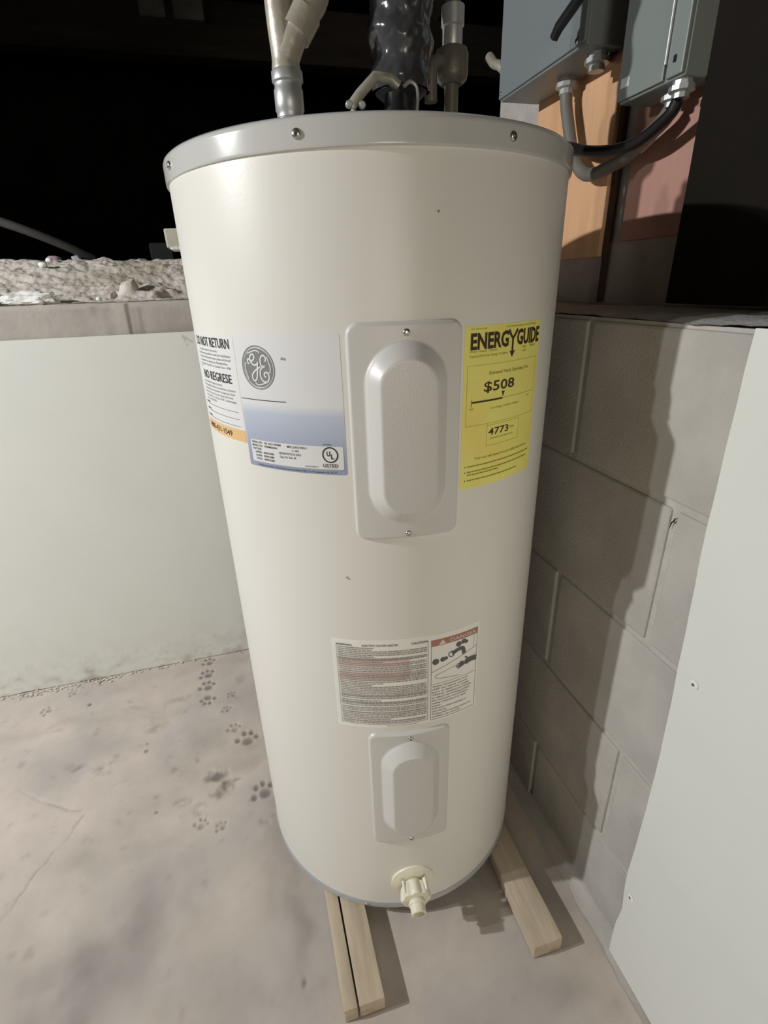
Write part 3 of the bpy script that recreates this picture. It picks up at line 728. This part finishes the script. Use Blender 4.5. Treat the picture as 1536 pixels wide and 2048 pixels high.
for z, w in ((0.8868, 26.5), (0.8798, 25.5), (0.8760, 12.0), (0.8690, 20.5)): pr.words(S(9.6), S(9.6+w-1), z, 0.0026, int(z*1e5))
for (a, b, z0, z1) in ((8.6, 35.4, 0.937, 1.006), (15.6, 28.6, 0.909, 0.9345)):
    for q in ((S(a), z0, S(b), z0), (S(a), z1, S(b), z1), (S(a), z0, S(a), z1), (S(b), z0, S(b), z1)): pr.line(q[:2], q[2:], 0.0003)
pr.build('small_print', MATS['ink_olive'], lab)

# --- warning label with the danger picture
lab = patch('warning_label', -31.4, 17.1, 0.488, 0.6485, MATS['label_cream'], R, 0.002)
L0, L1 = S(-29.9), S(-1.4)
pk = Print(R+0.0004)
for z0, z1 in ((0.602, 0.618), (0.578, 0.594)): pk.rect(L0+0.0015, L0+(L1-L0)*0.80, z0, z1)
pk.build('pink_band', MATS['ink_pink'], lab)
pr = Print(R+0.0007)
for q in ((L0, 0.495, L1, 0.495), (L0, 0.495, L0, 0.6395), (L1, 0.495, L1, 0.6395), (L0, 0.6395, L0+0.02, 0.6395), (L0+0.108, 0.6395, L1, 0.6395)): pr.line(q[:2], q[2:], 0.0005)
for tx, s0, w in (('WARNING', L0, 0.0225), ('ELECTRIC WATER HEATER', L0+0.037, 0.050), ('CAUTION', L1-0.024, 0.0235)): pr.text(tx, s0, 0.6405, 0.0034, w, bold=0.012)
for z in (0.5815, 0.5455, 0.5325, 0.5145, 0.4985, 0.612): pr.line((L0+0.0005, z+0.0042), (L1-0.0005, z+0.0042), 0.0003)
D0, D1 = S(-0.35), S(16.3)
for q in ((D0, 0.492, D1, 0.492), (D0, 0.492, D0, 0.6395), (D1, 0.492, D1, 0.6395)): pr.line(q[:2], q[2:], 0.0005)
# picture: tap, knobs, basin and hand
def dp(x, y): return (D0 + (D1-D0)*x, 0.560 + 0.068*y)
pr.line(dp(0, 0), dp(1, 0), 0.0004); pr.line(dp(0, 0.33), dp(1, 0.70), 0.0005); pr.line(dp(0.12, 0.24), dp(0.98, 0.50), 0.0004); pr.line(dp(0.92, 0.70), dp(0.92, 1.0), 0.0004)
pr.stroke([dp(0.12, 0.26), dp(0.10, 0.16), dp(0.35, 0.10), dp(0.62, 0.06)], 0.0005)
for x, y, r in ((0.09, 0.60, 0.0052), (0.235, 0.62, 0.0040), (0.30, 0.63, 0.0030)): pr.disc(dp(x, y), r, n=16)
pr.ring(dp(0.42, 0.70), 0.0040, 0.0054, 20)
pr.stroke([dp(0.43, 0.70), dp(0.55, 0.76), dp(0.66, 0.76), dp(0.70, 0.60)], 0.0062); pr.disc(dp(0.57, 0.90), 0.0045, n=12); pr.disc(dp(0.68, 0.93), 0.0042, n=12); pr.disc(dp(0.74, 0.90), 0.0030, n=10)
pr.stroke([dp(1.0, 0.36), dp(0.86, 0.38), dp(0.74, 0.34)], 0.0090)
for k, (x, y) in enumerate(((0.62, 0.42), (0.56, 0.37), (0.52, 0.31), (0.56, 0.25))): pr.stroke([dp(0.76, 0.34), dp(0.66, 0.34+0.03*(1.5-k)), dp(x, y)], 0.0024)
pr.stroke([dp(0.80, 0.40), dp(0.76, 0.47), dp(0.72, 0.50)], 0.0024)
for i, (tx, w) in enumerate((('Water temperature over', 0.060), ('125F can cause severe', 0.058), ('burns or death from scalds.', 0.062), ('Children, disabled and elderly', 0.066), ('at highest risk of being scalded.', 0.064), ('See instruction manual before', 0.060), ('setting temperature at water', 0.058), ('heater.', 0.015), ('Feel water before bathing or', 0.058), ('showering.', 0.024), ('Temperature limiting valves are', 0.066), ('available, see manual.', 0.048))):
    pr.text(tx, D0+0.002, 0.5555-i*0.0053, 0.0031, w, bold=0.004)
pr.text('SEE INSTALLATION MANUAL', L0+0.068, 0.4915, 0.0018, 0.046)
pr.build('lettering', MATS['ink_grey'], lab)
pr = Print(R+0.0006); rnd = random.Random(4)
z = 0.6360; i = 0
while z > 0.4975:
    wfrac = 1.0 if rnd.random() > 0.28 else rnd.uniform(0.35, 0.85)
    pr.words(L0+0.002, L0+0.002+(L1-L0-0.004)*wfrac, z, 0.0026, 100+i, 0.9); z -= 0.00305 if rnd.random() > 0.15 else 0.0042; i += 1
pr.build('small_print', MATS['ink_faint'], lab)
bar = patch('danger_bar', -0.35, 16.3, 0.6285, 0.6395, MATS['danger_red'], R+0.0003, parent=lab)
pr = Print(R+0.0009)
pr.text('DANGER', S(6.0), 0.634, 0.0062, S(15.6)-S(6.0), bold=0.008)
pr.poly([(S(2.0), 0.6300), (S(4.6), 0.6300), (S(3.3), 0.6382)])
pr.build('danger_lettering', MATS['paper_pale'], lab)

# ------------------------------------------------------------------ pipes over the heater
def pipe_part(name, prof, loc, m, parent, d=(0, 0, 1), seg=28, smooth=40):
    return obj(name, lathe(prof, seg, M=frame_to(loc, d)), MATS[m], parent, smooth=smooth)
pc = empty('water_pipe'); tag(pc, 'dull grey water pipe with a Y branch rising from the left of the heater top', 'pipe', 'pipes above the heater')
pu, pvv = -0.094, 0.05
pipe_part('nipple', [(0.0165, 1.236), (0.0165, 1.30)], (pu, pvv, 0), 'galvanised', pc)
pipe_part('union', [(0.018, 1.288), (0.0200, 1.290), (0.0200, 1.298), (0.0178, 1.300), (0.0178, 1.306), (0.0192, 1.308), (0.0192, 1.330), (0.0178, 1.332), (0.0178, 1.337), (0.0205, 1.339), (0.0205, 1.349), (0.018, 1.352)], (pu, pvv, 0), 'galvanised', pc)
obj('riser', tube(smooth_path([(pu, pvv, 1.34), (pu-0.001, pvv, 1.37), (pu-0.003, pvv, 1.40), (pu-0.004, pvv, 1.45), (pu-0.006, pvv, 1.6), (pu-0.006, pvv, 2.16)], 6), 0.0185, 24, lambda t: 0.92+0.1*math.exp(-((t-0.07)/0.05)**2)), MATS['pipe_grey'], pc, smooth=40)
obj('branch', tube(smooth_path([(pu, pvv-0.002, 1.362), (pu+0.012, pvv-0.004, 1.385), (pu+0.030, pvv-0.004, 1.408), (pu+0.050, pvv, 1.45), (pu+0.058, pvv+0.01, 1.6), (pu+0.06, pvv+0.01, 2.16)], 6), 0.0170, 24), MATS['pipe_grey'], pc, smooth=40)
obj('branch_collar', tube([(pu+0.014, pvv-0.004, 1.388), (pu+0.030, pvv-0.004, 1.410)], 0.0205, 24), MATS['pipe_grey'], pc, smooth=40)

dc = empty('insulated_pipe'); tag(dc, 'thick pipe wrapped in shiny wrinkled dark plastic above the heater', 'pipe', 'pipes above the heater')
def wrap_f(a, z):
    th = a*2*math.pi
    r = 0.0415 + 0.0022*math.sin(th*1.0 + z*120) + 0.0045*fbm(math.cos(th)*1.3+z*3, math.sin(th)*1.3, z*34, 4) + 0.0018*fbm(math.cos(th)*4, math.sin(th)*4+z*20, z*90, 3)
    if z < 1.345: r *= 0.90 + 0.1*(z-1.335)/0.01
    return (0.0625 + r*math.cos(th), 0.05 + r*math.sin(th), z)
height_grid('plastic_wrap', [i/64 for i in range(65)], frange(1.335, 1.62, 0.0032)+frange(1.62, 2.16, 0.012)[1:], wrap_f, MATS['black_wrap'], parent=dc)
pipe_part('nipple', [(0.014, 1.236), (0.014, 1.36)], (0.0625, 0.05, 0), 'dark_metal', dc)
pipe_part('fitting', [(0.020, 1.262), (0.024, 1.266), (0.024, 1.325), (0.036, 1.334), (0.036, 1.338)], (0.0625, 0.05, 0), 'dark_metal', dc)

pr_ = empty('water_pipe'); tag(pr_, 'thin pipe with stacked fittings rising behind the black-wrapped pipe', 'pipe', 'pipes above the heater')
ru, rv = 0.158, 0.10
pipe_part('riser', [(0.0105, 1.236), (0.0105, 2.16)], (ru, rv, 0), 'pipe_dark', pr_)
pipe_part('elbow_body', [(0.016, 1.362), (0.0225, 1.368), (0.024, 1.375), (0.024, 1.398), (0.0215, 1.404), (0.0145, 1.407)], (ru, rv, 0), 'pipe_dark', pr_)
pipe_part('coupling', [(0.0135, 1.407), (0.0145, 1.410), (0.0145, 1.428), (0.0165, 1.430), (0.0165, 1.452), (0.012, 1.454)], (ru, rv, 0), 'galvanised', pr_)
pipe_part('stop_collar', [(0.012, 1.462), (0.0155, 1.465), (0.0155, 1.482), (0.011, 1.485)], (ru, rv, 0), 'galvanised', pr_)
obj('side_arm', tube(smooth_path([(ru-0.01, rv-0.005, 1.385), (ru-0.030, rv-0.012, 1.384), (ru-0.038, rv-0.014, 1.372), (ru-0.038, rv-0.014, 1.336)], 6), 0.0095, 16), MATS['pipe_dark'], pr_, smooth=40)

rl = empty('relief_valve'); tag(rl, 'small metal relief valve with a tilted lever on the heater top', 'valve')
vx, vy = 0.022, -0.055
pipe_part('body', [(0.012, 1.236), (0.012, 1.262), (0.017, 1.264), (0.017, 1.285), (0.013, 1.290), (0.013, 1.303), (0.009, 1.306)], (vx, vy, 0), 'dark_metal', rl, seg=20)
obj('lever', tube([(vx-0.056, vy-0.004, 1.289), (vx-0.046, vy-0.004, 1.300), (vx-0.026, vy-0.003, 1.318), (vx-0.006, vy, 1.318), (vx+0.004, vy, 1.311)], 0.0060, 12), MATS['pipe_grey'], rl, smooth=40)
obj('spring_wire', tube(smooth_path([(vx+0.026, vy-0.002, 1.282), (vx+0.028, vy-0.002, 1.300), (vx+0.026, vy-0.002, 1.312), (vx+0.018, vy-0.002, 1.316), (vx+0.010, vy-0.002, 1.311)], 5), 0.0022, 8), MATS['galvanised'], rl, smooth=40)
for dx in (-0.062, -0.046):
    pipe_part('nut', [(0.003, 0), (0.0042, 0.001), (0.0042, 0.005), (0.003, 0.006)], (vx+dx, vy-0.012, 1.287), 'galvanised', rl, (0, -1, 0), seg=8)
pipe_part('seat_plate', [(0.030, 1.2365), (0.030, 1.239), (0.012, 1.240)], (vx, vy, 0), 'dark_metal', rl, seg=24)
obj('lever_link', tube([(vx-0.058, vy-0.006, 1.284), (vx-0.030, vy-0.004, 1.262), (vx-0.008, vy-0.002, 1.268)], 0.004, 8), MATS['galvanised'], rl, smooth=40)

# ------------------------------------------------------------------ electrical things on the right upper wall
o = obj('plywood_board', box_bm((0.482, 0.142, 1.128), (0.4995, 0.405, 1.75), 0.0012, 1), MATS['plywood']); tag(o, 'tan plywood backing board lit behind the grey conduit loop', 'board', 'backing boards on the upper wall')
o = obj('plywood_board', box_bm((0.484, -0.055, 1.150), (0.4995, 0.088, 1.75), 0.0012, 1), MATS['plywood_pink']); tag(o, 'pinkish plywood backing board below the smaller grey box', 'board', 'backing boards on the upper wall')
o = obj('wooden_lath', box_bm((0.489, 0.129, 1.048), (0.4995, 0.1395, 1.75), 0.001, 1), MATS['lath_dark']); tag(o, 'dark narrow wooden lath upright beside the tan plywood board', 'lath')
bmx = box_bm((0.452, -1.35, 1.052), (0.458, -0.078, 2.16), 0.001, 1)  # added dark sheet, stands in for the unexplained darkness over the block wall
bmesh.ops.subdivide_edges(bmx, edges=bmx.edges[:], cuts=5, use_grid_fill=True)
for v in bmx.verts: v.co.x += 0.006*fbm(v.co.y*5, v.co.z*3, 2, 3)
tag(obj('dark_stand_in', bmx, MATS['dark_stand_in'], smooth=40), 'nearly black sheet added to stand in for the dark area above the block wall at the upper right', 'sheet')

b1 = empty('electrical_box', (0.39, 0.26, 1.43)); tag(b1, 'larger grey metal electrical box at the top beside the heater pipes', 'electrical box', 'electrical boxes on the upper wall')
obj('body', box_bm((0.002, -0.145, 0), (0.0915, 0.145, 0.42), 0.003, 2), MATS['box_grey'], b1)
obj('cover', box_bm((-0.0025, -0.1445, 0.004), (0.0025, 0.1445, 0.416), 0.0012, 2), MATS['box_grey'], b1)
h_ = obj('lever', tube([(-0.006, -0.060, 0.036), (-0.008, -0.075, 0.045), (-0.008, -0.135, 0.064)], 0.0075, 10), MATS['dark_metal'], b1, smooth=40)  # dark diagonal bar on the cover, not a known lever
bmh = lathe([(0.0045, 0), (0.005, 0.001), (0.003, 0.0025)], 14, M=frame_to((-0.0025, -0.125, 0.010), (-1, 0, 0))); obj('screw', bmh, MATS['screw_metal'], b1)
bmh = lathe([(0.003, 0), (0.0035, 0.001), (0.002, 0.0025)], 14, M=frame_to((-0.0025, 0.135, 0.012), (-1, 0, 0))); obj('screw', bmh, MATS['screw_metal'], b1)
for (x, y) in ((0.045, -0.115), (0.062, -0.004)):
    obj('connector', lathe([(0.016, 0.002), (0.016, -0.006), (0.020, -0.007), (0.020, -0.014), (0.013, -0.016), (0.013, -0.024)][::-1], 10, M=Matrix.Translation((x, y, 0))), MATS['galvanised'], b1, smooth=30)

b2 = empty('electrical_box', (0.415, -0.015, 1.335)); tag(b2, 'smaller pale grey electrical box with a white sticker, nearer the viewer', 'electrical box', 'electrical boxes on the upper wall')
obj('body', box_bm((0.002, -0.065, 0), (0.0685, 0.065, 0.40), 0.003, 2), MATS['box_grey_pale'], b2)
obj('cover', box_bm((-0.003, -0.030, 0.003), (0.002, 0.0645, 0.397), 0.0012, 2), MATS['box_grey_pale'], b2)
obj('side_flange', box_bm((-0.003, -0.0645, 0.003), (0.0025, -0.036, 0.397), 0.0012, 2), MATS['box_grey_pale'], b2)
obj('hinge_rod', lathe([(0.0022, 0.02), (0.0022, 0.39)], 10, M=Matrix.Translation((-0.004, -0.033, 0))), MATS['galvanised'], b2, smooth=40)
obj('sticker', box_bm((-0.0036, 0.040, 0.018), (-0.0028, 0.058, 0.030)), MATS['label_white'], b2)
obj('latch', box_bm((-0.0045, -0.052, 0.018), (-0.003, -0.047, 0.026), 0.0005, 1), MATS['dark_metal'], b2)
for (x, y) in ((0.018, -0.047), (0.038, -0.011)):
    obj('connector', lathe([(0.013, 0.002), (0.013, -0.005), (0.017, -0.006), (0.017, -0.012), (0.011, -0.014), (0.011, -0.020)][::-1], 10, M=Matrix.Translation((x, y, 0))), MATS['galvanised'], b2, smooth=30)
G = [(0.2558, 1.4080), (0.2511, 1.3869), (0.2363, 1.3520), (0.2130, 1.3036), (0.1767, 1.2697), (0.1384, 1.2609), (0.1053, 1.2648), (0.0628, 1.2711), (0.0226, 1.2880), (-0.0100, 1.3010), (-0.0255, 1.3140)]
tag(obj('conduit', tube(smooth_path([(0.452, a, b) for a, b in G], 6), 0.0110, 14), MATS['conduit_grey'], smooth=40), 'grey flexible conduit looping down between the two electrical boxes', 'conduit')
G = [(0.3200, 1.3600), (0.2620, 1.3367), (0.2253, 1.3211), (0.1881, 1.3097), (0.1364, 1.2941), (0.0806, 1.2830), (0.0317, 1.2792), (-0.0056, 1.2829), (-0.0379, 1.2930), (-0.0550, 1.3010), (-0.0640, 1.3130)]
tag(obj('cable', tube(smooth_path([(0.428, a, b) for i, (a, b) in enumerate(G)], 6), 0.0085, 14), MATS['cable_black'], smooth=40), 'black cable sagging from behind the heater to the smaller box', 'cable', 'cables between the boxes')
G = [(0.145, 1.425), (0.128, 1.4205), (0.105, 1.4218), (0.09, 1.4245), (0.06, 1.430), (0.03, 1.44)]
tag(obj('cable', tube(smooth_path([(0.462, a, b) for a, b in G], 6), 0.0075, 12), MATS['cable_red'], smooth=40), 'reddish cable running between the two boxes', 'cable', 'cables between the boxes')
G = [(0.455, 0.60, 1.57), (0.455, 0.575, 1.55), (0.46, 0.555, 1.54), (0.47, 0.535, 1.52)]
tag(obj('conduit_stub', tube(smooth_path(G, 5), 0.010, 12), MATS['pipe_grey'], smooth=40), 'short pale conduit stub left of the larger electrical box', 'conduit')
